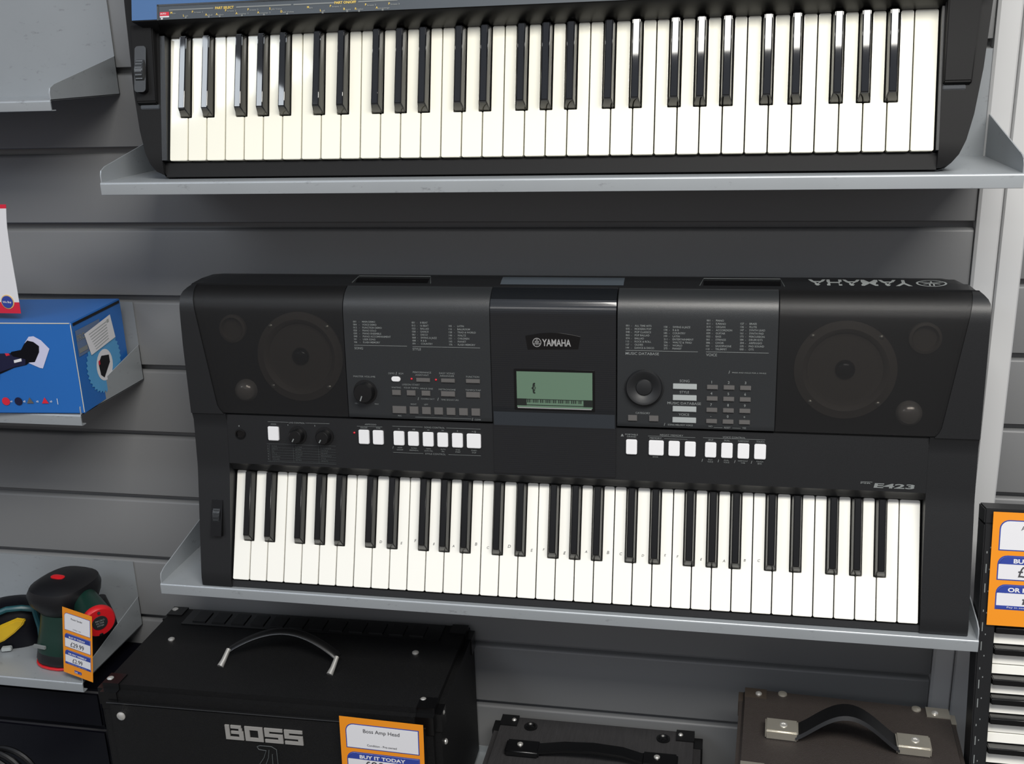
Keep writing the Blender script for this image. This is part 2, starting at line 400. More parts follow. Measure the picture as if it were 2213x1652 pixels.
# raised control panels
V2 = [.2160 + i * (.3775 - .2160) / 30 for i in range(31)]
for a, b in ((.1645, .3465), (.4975, .6785)):
    m = MB(); m.strip(V2, lambda v: a, lambda v: b, lambda v: H(v) + .0006, lambda v: .015); m.obj('control_panel', BLK2, K1, bevel=.0004, seg=1, ang=60)
Hc = lambda v: lerp([(.1535, .0215), (.2140, .0362), (.230, .0425), (.300, .0640), (.335, .0742), (.347, .0774), (.357, .0774), (.366, .0738), (.373, .068), (.3775, .062)])(v)
V3 = [.1535 + i * (.3775 - .1535) / 44 for i in range(45)]
m = MB(); m.strip(V3, lambda v: .3472, lambda v: .4962, Hc, lambda v: .012); m.obj('display_panel', COVER, K1, bevel=.0006, seg=2, ang=60)
HT = lambda x, y: (Hc(y) if .3472 < x < .4962 and y > .1535 else H(y) + (.0006 if (.1645 < x < .6785 and y > .216) else 0)) + .00035
def plate(name, mt, poly, t0, t1, bevel=0):
    n = len(poly); mm = MB(); mm.add([(a, b, HT(a, b) + t0 - .00035) for a, b in poly] + [(a, b, HT(a, b) + t1 - .00035) for a, b in poly],
        [tuple(range(n))[::-1], tuple(range(n, 2 * n))] + [(i, (i + 1) % n, n + (i + 1) % n, n + i) for i in range(n)])
    return mm.obj(name, mt, K1, bevel=bevel, seg=2, ang=50)
plate('trim_band', BAND, [(.3485, .2125), (.4948, .2125), (.4948, .2288), (.3485, .2288)], -.001, .0004)
plate('display_bezel', GLOSSBLK, rrect(.3745, .4715, .2315, .2800, .001), -.001, .0004)
lcd = plate('display_screen', LCDG, [(.3778, .2350), (.4685, .2350), (.4685, .2772), (.3778, .2772)], -.001, .0008)
m = MB(); hh = lambda x, y: HT(x, y) + .0009
bar(m, .3778, .3895, .2372, .2452, hh); bar(m, .4580, .4685, .2372, .2452, hh); bar(m, .3895, .4580, .2375, .2382, hh); bar(m, .3895, .4580, .2445, .2450, hh)
for i in range(30): bar(m, .3905 + i * .0022, .3905 + i * .0022 + (.0011 if i % 7 not in (2, 6) else .0004), .2408, .2445, hh)
write(m, '{', .3960, .2545, .009, None, 'l', hh, .02); write(m, '}', .3985, .2560, .006, None, 'l', hh)
m.obj('display_segments', LCDK, lcd)
plate('display_sill', SILVER, [(.3785, .2338), (.4675, .2338), (.4675, .2349), (.3785, .2349)], -.0005, .0011)
arc = [(.3920, .3030), (.4520, .3045)] + [(.4545 - (.4545 - .3895) * i / 12, .3185 + .0040 * math.sin(math.pi * i / 12)) for i in range(13)]
lg = plate('badge', GLOSSBLK, arc, -.001, .0008)
m = MB(); hl = lambda x, y: HT(x, y) + .0008
write(m, 'YAMAHA', .4095, .3074, .0078, .0340, 'l', hl, .022)
def emblem(m, cx, cy, r, h, ky=1.0, rot=0, P=None):
    n = 36; pts = []; fs = []
    for i in range(n):
        a = 2 * math.pi * i / n
        for rr in (r * .86, r): pts.append((cx + rr * math.cos(a), cy + rr * math.sin(a) * ky))
    fs = [(2 * i, 2 * i + 1, (2 * i + 3) % (2 * n), (2 * i + 2) % (2 * n)) for i in range(n)]
    m.add([(a, b, h(a, b)) for a, b in pts], fs)
    for k in range(3):        # three crossed tuning forks
        a = R(90 + 120 * k + rot); d = (math.cos(a), math.sin(a)); q = (-d[1], d[0])
        def pt(l, s): x_, y_ = cx + (d[0] * l + q[0] * s) * r, cy + (d[1] * l + q[1] * s) * r * ky; return (x_, y_, h(x_, y_))
        m.add([pt(-.62, -.06), pt(.1, -.06), pt(.1, .06), pt(-.62, .06)], [(0, 1, 2, 3)])
        for s in (-.13, .13): m.add([pt(.05, s - .05), pt(.78, s - .05), pt(.78, s + .05), pt(.05, s + .05)], [(0, 1, 2, 3)])
emblem(m, .4032, .3112, .0052, hl)
m.obj('badge_lettering', SILVER, lg)

def button(c, wd, ht, mt, hgt=.0022, r=.0012):
    u, v = c; mm = MB(); P = rrect(u - wd / 2, u + wd / 2, v - ht / 2, v + ht / 2, r, 4)
    n = len(P); mm.add([(a, b, HT(a, b) - .002) for a, b in P] + [(a, b, HT(a, b) + hgt) for a, b in P],
        [tuple(range(n))[::-1], tuple(range(n, 2 * n))] + [(i, (i + 1) % n, n + (i + 1) % n, n + i) for i in range(n)])
    o = mm.obj('button', mt, K1, bevel=.0005, seg=2, ang=60); return o
WB = [(62.0, 14.2), (182.3, 13.4), (200.7, 13.4), (227.6, 13.4), (246.1, 13.4), (265.0, 13.4), (283.5, 13.2), (302.1, 13.3), (322.7, 17.4), (514.8, 12.9), (543.9, 17.4), (564.8, 12.9), (583.5, 12.6), (607.1, 12.9), (625.8, 12.9), (644.6, 13.1), (663.5, 13.1)]
for u, wd in WB: button((u / 1000, .1918), wd / 1000, .0178, BTNW, .0026, .0018)
button((.228, .2642), .0112, .0062, BTNW, .002, .0030)
for u, v, a, b in [(262.4, 263.9, 17.2, 4.9), (293.4, 264.0, 17.0, 4.8), (324.3, 264.1, 17.2, 4.9), (227.9, 247.9, 10.9, 6.5), (246.5, 247.9, 10.9, 6.5), (265.2, 248.0, 10.8, 6.4), (292.9, 248.0, 17.4, 6.4), (324.0, 247.8, 17.2, 6.8), (230.6, 227.0, 17.4, 9.1), (249.2, 227.0, 11.0, 9.1), (264.9, 226.9, 10.9, 9.0), (280.3, 226.9, 10.9, 8.9), (295.8, 226.9, 10.8, 8.9), (311.4, 226.9, 10.8, 8.9), (326.7, 227.0, 10.6, 9.0), (515.9, 226.2, 10.6, 6.8), (540.7, 226.3, 10.8, 6.8)]:
    button((u / 1000, v / 1000), a / 1000, b / 1000, BTNG, .0018, .0006)
for v in (264.4, 251.4, 238.4, 225.6): button((.576, v / 1000), .0272, .0064, BTNL, .0018, .0006)
for r_, v in enumerate((264.5, 251.4, 238.3, 225.3)):
    for u in (607.3, 626.05, 644.6): button((u / 1000, v / 1000), .0123, .0051, BTNG, .0018, .0006)
def knob(c, prof, mt, nm='knob', ptr=None):
    mm = MB(); mm.lathe((0, 0, 0), prof, n=40); o = mm.obj(nm, mt, K1); o.location = (c[0], c[1], HT(*c) - .0005); o.rotation_euler = (R(14), 0, 0)
    if ptr:
        p = MB(); p.box(-.0007, .0007, ptr[0] * .35, ptr[0], ptr[1], ptr[1] + .0004); q = p.obj('pointer', LETTER, o); q.rotation_euler = (0, 0, R(ptr[2]))
    return o
knob((.1877, .2478), [(.0152, 0), (.0152, .0008), (.0125, .001), (.0122, .009), (.0112, .0105), (0, .0108)], KNOB, 'volume_knob', (.010, .0108, 160))
for u in (.0940, .1298): knob((u, .1908), [(.0118, 0), (.0118, .0012), (.0092, .0014), (.0086, .0095), (.0075, .0108), (0, .011)], KNOB, 'knob', (.0070, .011, 150))
knob((.0162, .1897), [(.0068, 0), (.0068, .0015), (.0052, .0018), (.0048, -.004), (0, -.004)], GLOSSBLK, 'headphone_socket')
knob((.5290, .2624), [(.0232, 0), (.0228, .0006), (.0215, .0008), (.0213, .0045), (.0200, .0060), (.0170, .0058), (.0115, .0028), (.0098, .0022), (.0088, .0034), (.005, .0040), (0, .0041)], RUBBER, 'jog_dial')
for u, v in ((.2476, .2650), (.2782, .2646), (.1692, .1965)):
    m = MB(); m.lathe((u, v, HT(u, v) - .0008), [(.0014, 0), (.0013, .0012), (.0006, .0018), (0, .0019)], n=12); m.obj('indicator_lamp', LEDR, K1)
# recess lines between strip and panel, printed legends
m = MB(); TX = lambda s, u, v, cap, wd=None, al='c', b=0.0, mm=None: write(mm or m, s, u / 1000, v / 1000, cap / 1000, None if wd is None else wd / 1000, al, HT, b)
LN = lambda u0, u1, v, t=.5, mm=None: bar(mm or m, u0 / 1000, u1 / 1000, (v - t / 2) / 1000, (v + t / 2) / 1000, HT)
def column(u_no, u_nm, v0, v1, rows, cap=2.1):
    for i, (no, nm) in enumerate(rows):
        v = v0 + (v1 - v0) * i / (len(rows) - 1) - cap / 2
        TX(no, u_no, v, cap, None, 'l', .012); TX('-', u_nm - 4.2, v, cap, None, 'l'); TX(nm, u_nm, v, cap, None, 'l', .012)
column(177.0, 188.5, 332, 307.6, [('001', 'MAIN DEMO'), ('004', 'VOICE DEMO'), ('012', 'FUNCTION DEMO'), ('020', 'PIANO SOLO'), ('030', 'PIANO ENSEMBLE'), ('040', 'PIANO ACCOMPANIMENT'), ('101', 'USER SONG'), ('106', 'FLASH MEMORY')])
LN(176.8, 243.7, 303.9); TX('SONG', 177, 299.0, 2.8, None, 'l', .008)
column(250.8, 261.4, 332.0, 307.2, [('001', '8 BEAT'), ('013', '16 BEAT'), ('023', 'BALLAD'), ('038', 'DANCE'), ('061', 'DISCO'), ('068', 'SWING & JAZZ'), ('080', 'R & B'), ('091', 'COUNTRY')])
column(296.4, 307.0, 328.6, 306.9, [('103', 'LATIN'), ('116', 'BALLROOM'), ('128', 'TRAD & WORLD'), ('146', 'WALTZ'), ('151', 'CHILDREN'), ('165', 'PIANIST'), ('176', 'FLASH MEMORY')])
LN(250.6, 334.2, 303.6); TX('STYLE', 250.6, 299.2, 2.8, None, 'l', .008)
column(507.4, 517.6, 332.4, 307.4, [('001', 'ALL TIME HITS'), ('035', 'MODERN POP'), ('048', 'POP CLASSICS'), ('065', 'POP BALLAD'), ('074', 'BALLAD'), ('113', 'ROCK & ROLL'), ('127', 'OLDIES'), ('144', 'DANCE & DISCO')])
column(551.0, 561.0, 331.6, 307.4, [('158', 'SWING & JAZZ'), ('178', 'R & B'), ('185', 'COUNTRY'), ('199', 'LATIN'), ('211', 'ENTERTAINMENT'), ('236', 'WALTZ & TRAD'), ('262', 'WORLD'), ('275', 'PIANIST')])
LN(507.2, 589.8, 304.2); TX('MUSIC DATABASE', 507.2, 299.4, 3.0, 38.5, 'l', .008)
column(599.0, 609.4, 339.5, 307.6, [('001', 'PIANO'), ('011', 'E.PIANO'), ('019', 'ORGAN'), ('034', 'ACCORDION'), ('039', 'GUITAR'), ('052', 'BASS'), ('061', 'STRINGS'), ('086', 'CHOIR'), ('101', 'SAXOPHONE'), ('110', 'TRUMPET')])
column(636.6, 646.6, 336.5, 308.0, [('127', 'BRASS'), ('136', 'FLUTE'), ('147', 'SYNTH LEAD'), ('161', 'SYNTH PAD'), ('173', 'PERCUSSION'), ('184', 'DRUM KITS'), ('204', 'ARPEGGIO'), ('235', 'PAD SOUND'), ('000', 'OTS')])
LN(599.0, 668.8, 304.4); TX('VOICE', 599.2, 299.6, 3.0, None, 'l', .008)
TX('/', 625, 280.5, 3.2, None, 'l', .03); TX('PRESS AND HOLD FOR A WHILE', 629, 281.0, 1.3, 38, 'l', .01)
for s, v in (('SONG', 269.4), ('STYLE', 256.6), ('MUSIC DATABASE', 243.6), ('VOICE', 230.6)): TX(s, 575.5, v, 2.9, 38.5 if len(s) > 6 else None, 'c', .008)
for r_, row in enumerate((('1', '2', '3'), ('4', '5', '6'), ('7', '8', '9'), ('-', '0', '+'))):
    for c_, s in enumerate(row): TX(s, (606.3, 625.5, 644.4)[c_], (268.9, 255.9, 242.9, 229.9)[r_], 2.9, None, 'c', .02)
TX('CATEGORY', 527.8, 231.3, 2.0, 17, 'c', .01)
TX('/', 552.5, 218.4, 3.0, None, 'l', .03); TX('SONG MELODY VOICE', 557, 218.8, 1.9, 29, 'l', .01)
TX('NO', 606.3, 218.4, 2.0); TX('RESET', 625.5, 217.4, 2.0); TX('YES', 644.5, 217.6, 2.0); LN(610, 620, 218.2, .35); LN(631, 640.5, 218.2, .35)
TX('MASTER VOLUME', 187.5, 265.3, 2.0, 28, 'c'); TX('MIN', 175.5, 232.3, 1.7); TX('MAX', 201.5, 232.3, 1.7)
TX('DEMO', 222.5, 270.0, 2.0); TX('/', 228.6, 269.6, 3.2, None, 'c', .03); TX('BGM', 234.5, 270.0, 2.0)
TX('PERFORMANCE', 261, 272.0, 2.1, 23); TX('ASSISTANT', 261, 268.8, 2.1, 17)
TX('EASY SONG', 292.2, 271.6, 2.1, 19); TX('ARRANGER', 292.2, 268.5, 2.1, 18); TX('FUNCTION', 324, 268.2, 2.1, 16)
TX('LESSON START', 246.5, 257.0, 1.9, 22); TX('WAITING', 227.6, 253.1, 1.9, 12); TX('YOUR TEMPO', 246.5, 253.1, 1.9, 19); TX('MINUS ONE', 266, 252.7, 1.9, 16); TX('METRONOME', 291.8, 252.3, 1.9, 21); TX('TEMPO/TAP', 324, 252.4, 1.9, 19)
TX('/', 254.2, 239.6, 3.2, None, 'l', .03); TX('CHORD DICT', 258.5, 240.4, 1.6, 17, 'l'); TX('/', 279.2, 239.8, 3.2, None, 'l', .03); TX('TIME SIGNATURE', 283.5, 240.0, 1.7, 22, 'l')
TX('RIGHT', 248.8, 233.4, 1.8); TX('LEFT', 264.6, 233.5, 1.8); TX('REC', 230.5, 218.8, 1.9); LN(250, 321, 218.6, .4); TX('/', 321.4, 216.8, 3.0, None, 'l', .03); TX('CLEAR', 325, 217.2, 1.8, None, 'l')
LN(54.5, 82, 206.6, .35); LN(105, 137, 206.6, .35); TX('LIVE CONTROL', 93.6, 205.4, 1.8, 21); TX('ASSIGN', 62, 202.9, 1.6)
TX('A', 81.5, 202.4, 1.8); TX('B', 117.5, 202.6, 1.8)
TX('ARPEGGIO', 190.8, 206.6, 1.8, 15); LN(173, 206, 204.9, .35); TX('ON/OFF', 182.0, 202.3, 1.8); TX('TYPE', 200.5, 202.3, 1.8)
LN(219, 258, 206.5, .35); LN(288, 331, 206.5, .35); TX('SONG CONTROL', 273, 205.5, 1.9, 26)
for u, s in zip((227.3, 246.3, 265, 283.3, 302, 322.5), ('O', '>/II', '<<', '>>', 'II', '> / []')): TX(s, u, 202.4, 1.7, None, 'c', .02)
TX('/', 218.5, 178.6, 2.8, None, 'l', .03)
for u, a, b in zip((228, 246.3, 264.8, 283.4, 302.1, 322.5), ('ACMP', 'INTRO/', 'MAIN/', 'AUTO', 'SYNC', 'START/'), ('ON/OFF', 'ENDING/rit.', 'AUTO FILL', 'FILL', 'START', 'STOP')):
    TX(a, u, 179.3, 1.6); TX(b, u, 176.6, 1.6)
LN(219, 258, 173.8, .35); LN(290, 331, 173.8, .35); TX('STYLE CONTROL', 273.5, 172.8, 1.9, 26)
TX('PORTABLE', 514.5, 205.6, 1.8, 15); TX('GRAND', 514.5, 203.1, 1.8, 11); TX('^', 503.5, 202.5, 4, None, 'c', .06)
LN(534, 589, 205.5, .35); TX('REGIST MEMORY', 561.5, 206.3, 1.9, 27); TX('MEMORY', 543, 202.3, 1.9, 14); LN(553, 580, 203, .3); TX('BANK', 543.2, 180.2, 1.8)
LN(598, 669, 205.7, .35); TX('VOICE CONTROL', 633.5, 206.3, 1.9, 26)
for u, s, a, b in ((607, 'SPLIT', 'SPLIT', 'VOICE'), (625.6, 'DUAL', 'DUAL', 'VOICE'), (644.5, 'HARMONY', 'HARMONY', 'TYPE'), (663.5, 'TOUCH', 'TOUCH', 'SENS')):
    TX(s, u, 202.5, 1.8); TX('/', u - 10, 177.6, 3, None, 'l', .03); TX(a, u, 179.4, 1.6); TX(b, u, 176.9, 1.6)
TX('o', 15.0, 199.0, 2.4, None, 'c', .03)
m.obj('panel_legend', LETTER, K1)
# small table of effects under the two knobs
m = MB(); LN(51.5, 144, 178.6, .4, m); LN(51.5, 144, 155.8, .4, m)
for i in range(6):
    v = 175.6 - i * 3.3
    TX(str(i + 1), 53.0, v - 1, 1.9, None, 'c', .05, m); LN(58, 144, v - 1.6, .22, m)
    for u, s in ((58.5, ('FILTER', 'EFFECT', 'EG', 'STYLE', 'BALANCE', 'VOLUME')[i]), (90, ('CUTOFF', 'REVERB', 'ATTACK', 'CUTOFF', 'SONG', 'RETRIG')[i]), (124, ('RESONANCE', 'CHORUS', 'RELEASE', 'RESONANCE', 'STYLE', 'LENGTH')[i])):
        TX(s, u, v - .9, 1.7, None, 'l', 0, m)
for u in (54.8, 87, 121): bar(m, u / 1000, u / 1000 + .0003, .1558, .1786, HT)
m.obj('effect_table', LETTER2, K1)
m = MB(); write(m, 'PSR', .7770, .1595, .0012, .0115, 'l', HT, .02); LN(777, 790, 161.6, .5, m)
write(m, 'E423', .7915, .1555, .0050, .0440, 'l', HT, .03, .25); m.obj('model_lettering', LETTER, K1)
# rear edge: logo read from behind, rest slots, socket cover
RZ = lerp([(.3785, .0625), (.386, .0535), (.3925, .043)]); RH = lambda x, y: RZ(y) + .0005
m2 = MB(); write(m2, 'YAMAHA', .7675, .3910, .0082, .1120, 'c', RH, .018, 0, True); emblem(m2, .8440, .3868, .0165, RH, .26, 180)
m2.obj('rear_lettering', LETTER, K1)
m = MB(); m.strip([.3805, .386, .3915], lambda v: .3553, lambda v: .5022, lambda v: RZ(v) + .0006, lambda v: RZ(v) - .004); m.obj('socket_cover', STRIP, K1)
for a, b in ((.1734, .2650), (.5940, .6807)):
    m = MB(); m.strip([.3815, .386, .3905], lambda v: a, lambda v: b, lambda v: RZ(v) + .0004, lambda v: RZ(v) - .003); sl = m.obj('music_rest_slot', GLOSSBLK, K1)
    m = MB(); m.tube([(a - .004, .3812, RZ(.3812) + .0006), (a, .3912, RZ(.3912) + .0008), (b, .3912, RZ(.3912) + .0008), (b + .004, .3812, RZ(.3812) + .0006)], .0006, 6); m.obj('slot_rim', LETTER2, sl)
# pitch wheel in its recess, fallboard highlight ramp
m = MB(); m.box(-.0265, -.0115, .0560, .1030, .0035, H(.103) + .0008); wr = m.obj('wheel_recess', GLOSSBLK, K1)
def wheel(x0, x1, yc, zc, r, root, mt):
    mm = MB(); mm.cyl((x0, yc, zc), r, x1 - x0, 'x', 40)
    for k in range(0, 360, 12):
        a = R(k); mm.box(x0 + .001, x1 - .001, yc + r * math.cos(a) - .0007, yc + r * math.cos(a) + .0007, zc + r * math.sin(a) - .0007, zc + r * math.sin(a) + .0007)
    return mm.obj('pitch_wheel', mt, root)
wheel(-.0240, -.0145, .0830, -.0040, .0200, K1, BLK2)
# pencilled note letters on the white keys
m = MB(); hw = lambda x, y: .00025
for i, s in ((8, 'D'), (9, 'E'), (10, 'F'), (11, 'g'), (12, 'A'), (13, 'B'), (14, 'C'), (15, 'D'), (16, 'E'), (17, 'F'), (18, 'g'), (19, 'A'), (20, 'B'), (21, 'C'), (22, 'D'), (23, 'E'), (24, 'F'), (25, 'g'), (26, 'A'), (27, 'B'), (28, 'C')):
    wob = random.uniform(-.0015, .0015); off = {0: -.004, 1: 0, 2: .004, 3: -.004, 4: -.001, 5: .001, 6: .004}[i % 7]
    write(m, s, (i + .5) * PW + off + wob, .060 + random.uniform(-.003, .002), random.uniform(.0026, .0040), None, 'c', hw, .004, .2)
m.obj('pencil_marks', DARKP, K1)

# ------------------------------------------------------------------ upper keyboard
T2 = 15.2741
K2 = empty('electronic_keyboard', (.02258, -.14869, 1.39688), (R(90 - T2), 0, -.0091308))
tag(K2, 'black keyboard with a blue upper panel, on the topmost shelf, reaching past the picture top', 'keyboard')
cu = KW / 2
OUT = [(-.0185, .418), (-.0170, .430), (-.012, .4405), (-.004, .447), (.010, .4530), (.035, .4590), (.08, .4655), (.148, .4712), (.19, .4745), (.33, .480), (.345, .474), (.352, .460)]
plan = [(cu - h_, v) for v, h_ in OUT] + [(cu + h_, v) for v, h_ in reversed(OUT)]
tabw = lerp([(v, h_) for v, h_ in OUT])
# tray under the keys
m = MB(); m.add([(a, b, max(-.042, -.0805 - 3.661 * b)) for a, b in plan] + [(a, b, -.0132) for a, b in plan], [tuple(range(len(plan)))[::-1], tuple(range(len(plan), 2 * len(plan)))] + [(i, (i + 1) % len(plan), len(plan) + (i + 1) % len(plan), len(plan) + i) for i in range(len(plan))])
m.box(-.0075, KW + .0035, -.0182, -.0012, -.0132, -.0050)                                  # front rail
def cheek2(side, inner, vs_, top):
    rings = []
    for v in vs_:
        o_ = cu + side * tabw(v); a, b = (o_, inner(v)) if side < 0 else (inner(v), o_)
        rings.append([(a, v, -.0131), (b, v, -.0131), (b, v, top(v)), (a, v, top(v))])
    m.loft(rings)
ct = lerp([(-.0185, -.006), (-.012, -.001), (0, .003), (.055, .0065), (.142, .012), (.160, .014), (.352, .026)])
vv = [-.0185, -.0170, -.012, -.004, .004, .010, .022, .035, .055, .08, .11, .148, .17, .19, .25, .33, .345, .352]
cheek2(-1, lambda v: -.0075, vv, ct); cheek2(1, lambda v: KW + .0035, vv, ct)
m.strip([.1425, .1435, .1522, .20, .30, .345, .352], lerp([(.1425, -.010), (.1522, -.029), (.30, -.033), (.352, -.030)]), lerp([(.1425, KW + .006), (.1522, .887), (.30, .891), (.352, .888)]), lerp([(.1425, .006), (.1435, .009), (.1522, .0345), (.20, .0365), (.345, .043), (.352, .038)]), lambda v: -.014)
m.obj('body', BLKU, K2, bevel=.0012, seg=2, ang=50)
build_keys(K2, .1419, KEYW2, KEYB, .0505, hb=.0120, tl=.0028)
m = MB(); m.strip([.1418, .1430, .1516, .1526], lerp([(.1418, -.008), (.1516, .0035)]), lambda v: KW + .001, lerp([(.1418, .004), (.1430, .0085), (.1516, .0345), (.1526, .0354)]), lambda v: -.002); m.obj('fallboard', FALL, K2)
Z2 = lerp([(.150, .0350), (.20, .0370), (.345, .0440)])
def sheet2(nm, mt, u0, u1, v0, v1, dz=0, th=.002):
    mm = MB(); mm.strip([v0, (v0 + v1) / 2, v1], lambda v: u0, lambda v: u1, lambda v: Z2(v) + dz, lambda v: Z2(v) + dz - th); return mm.obj(nm, mt, K2)
sheet2('legend_strip', STRIP, .0056, KW, .1526, .1690, 0, .001)
sheet2('strip_border', FALL, .0035, KW + .001, .1676, .1696, .0004, .001)
sheet2('strip_border', FALL, .0036, .0058, .1522, .1696, .0004, .001)
sheet2('blue_panel', BLUEP, -.0280, .0036, .1532, .335, .0002, .001)
sheet2('blue_panel', BLUEP, .0036, KW + .0010, .1697, .335, .0002, .001)
hz = lambda x, y: Z2(y) + .0004
mw, my = MB(), MB()
for a, b in ((.0186, .0730), (.1006, .1659), (.1686, .2166), (.2437, .2884)): bar(mw, a, b, .1622, .1636, hz)
write(my, 'PART SELECT', .0752, .1617, .0026, .0224, 'l', hz, .03); my.obj('strip_heading', YEL, K2); my = MB(); write(my, 'PART ON/OFF', .2163, .1616, .0026, .0250, 'l', hz, .03)
for a, b, v, nm in [(20.4, 26.9, 159.4, 'Main'), (35.9, 42.4, 155.9, 'Left'), (46.8, 60.1, 159.5, 'Phrase 1'), (63.0, 71.6, 155.8, 'Add'), (75.8, 85.4, 155.8, 'Auto'), (87.2, 100.7, 159.4, 'Phrase 2'), (99.7, 115.0, 155.8, 'Accomp 1'), (114.2, 127.1, 159.4, 'Phrase 3'), (125.7, 141.7, 155.7, 'Accomp 2'), (140.1, 154.9, 159.3, 'Split Voice'), (153.4, 168.9, 155.6, 'Dual Voice'), (184.6, 191.2, 159.0, 'Main'), (199.7, 205.8, 155.1, 'Left'), (211.1, 224.0, 159.2, 'Phrase 1'), (226.8, 235.4, 155.5, 'Bass'), (240.0, 249.5, 155.2, 'Rhythm'), (251.5, 264.4, 159.0, 'Phrase 2'), (263.7, 279.4, 155.4, 'Accomp'), (278.2, 290.8, 159.0, 'Phrase 3')]:
    write(my, nm[0], a / 1000, v / 1000 - .0006, .0022, None, 'l', hz, .03); write(mw, nm[1:], a / 1000 + .0024, v / 1000 - .0011, .0017, (b - a) / 1000 - .0024, 'l', hz, .03)
    if v < 157: bar(mw, (a + b) / 2000 - .0010, (a + b) / 2000 + .0010, v / 1000 - .0030, v / 1000 - .0013, hz)
mw.obj('strip_legend', LETTER, K2); my.obj('strip_heading', YEL, K2)
m = MB(); bar(m, .0072, .0186, .1568, .1610, hz); m.obj('red_label', REDC, K2)
m = MB(); write(m, 'AUTO', .0078, .1582, .0018, None, 'l', lambda x, y: hz(x, y) + .0003, .02); bar(m, .0072, .0186, .1551, .1566, hz); bar(m, .0085, .0108, .1529, .1546, hz); m.obj('label_lettering', WHITEC, K2)
# pitch wheel left, slate end blocks, right hand ledge
for a, b, nm in ((lambda v: -.0385 + (.150 - v) * .03, lambda v: -.0105, 'end_block'), (lambda v: KW + .0045, lambda v: KW + .0310 + (v - .066) * .06, 'end_block')):
    m = MB(); m.strip([.0640, .0665, .10, .143, .1515], a, b, lerp([(.0640, .0085), (.0665, .0120), (.10, .0160), (.143, .0215), (.1515, .0235)]), lambda v: .002); m.obj(nm, BLKU, K2, bevel=.0012, seg=2, ang=45)
for a, b in ((-.0330, -.0085), (KW + .0045, KW + .0262)):
    m = MB(); m.strip([.0590, .0640], lambda v: a, lambda v: b, lambda v: ct(v) + .0010, lambda v: .002); m.obj('ledge', BAND, K2, bevel=.0008)
m = MB(); m.prism(rrect(-.0335, -.0190, .0760, .1285, .004), .008, .0205); m.obj('wheel_recess', KNOB, K2)
wheel(-.0315, -.0210, .1010, .0045, .0200, K2, mat('wheel_grey', (44, 46, 48), .3))
m = MB(); m.strip([.0, .07, .1418], lambda v: -.0075, lambda v: -.0012, lerp([(0, .0035), (.1418, .0110)]), lambda v: -.012); m.obj('key_block', BLK2, K2)
m = MB(); m.strip([.0, .07, .1418], lambda v: KW + .0010, lambda v: KW + .0036, lerp([(0, .0035), (.1418, .0090)]), lambda v: -.012); m.obj('key_block', BLK2, K2)

# ------------------------------------------------------------------ third keyboard, standing on its end by the right post
K3 = empty('midi_keyboard', (1.150, -.142, .140 - .1415 + .1315), (0, 0, 0))
# local x -> world up, local y -> world -x, local z -> world -y
K3.matrix_world = Matrix.Translation((1.1220, -.124, .9950)) @ Matrix.Rotation(R(-10), 4, 'X') @ Matrix(((0, -1, 0, 0), (0, 0, -1, 0), (.885, 0, 0, -.7690), (0, 0, 0, 1)))
tag(K3, 'black keyboard standing on its end against the right post, behind the orange price card', 'keyboard')
m = MB(); m.box(-.2810, -.0015, -.012, .1605, -.022, .006); m.box(KW + .0015, KW + .0215, -.012, .1605, -.022, .008); m.box(-.0015, KW + .0015, -.012, .1605, -.022, -.0135)
m.box(-.0015, KW + .0015, .1425, .1605, -.0135, .0090); m.box(-.0015, KW + .0015, -.012, -.0015, -.0135, -.004)
m.obj('body', BLK, K3, bevel=.0015)
build_keys(K3, .1419, KEYW, KEYB2, .0505)
m = MB()
for i in range(16): bar(m, .42 + i * .026, .42 + i * .026 + (.012 if i % 3 else .003), .1555, .1566, lambda x, y: .0094)
for i in range(14): bar(m, .44 + i * .029, .44 + i * .029 + .002, .1518, .1529, lambda x, y: .0094)
m.obj('panel_ticks', LETTER, K3)

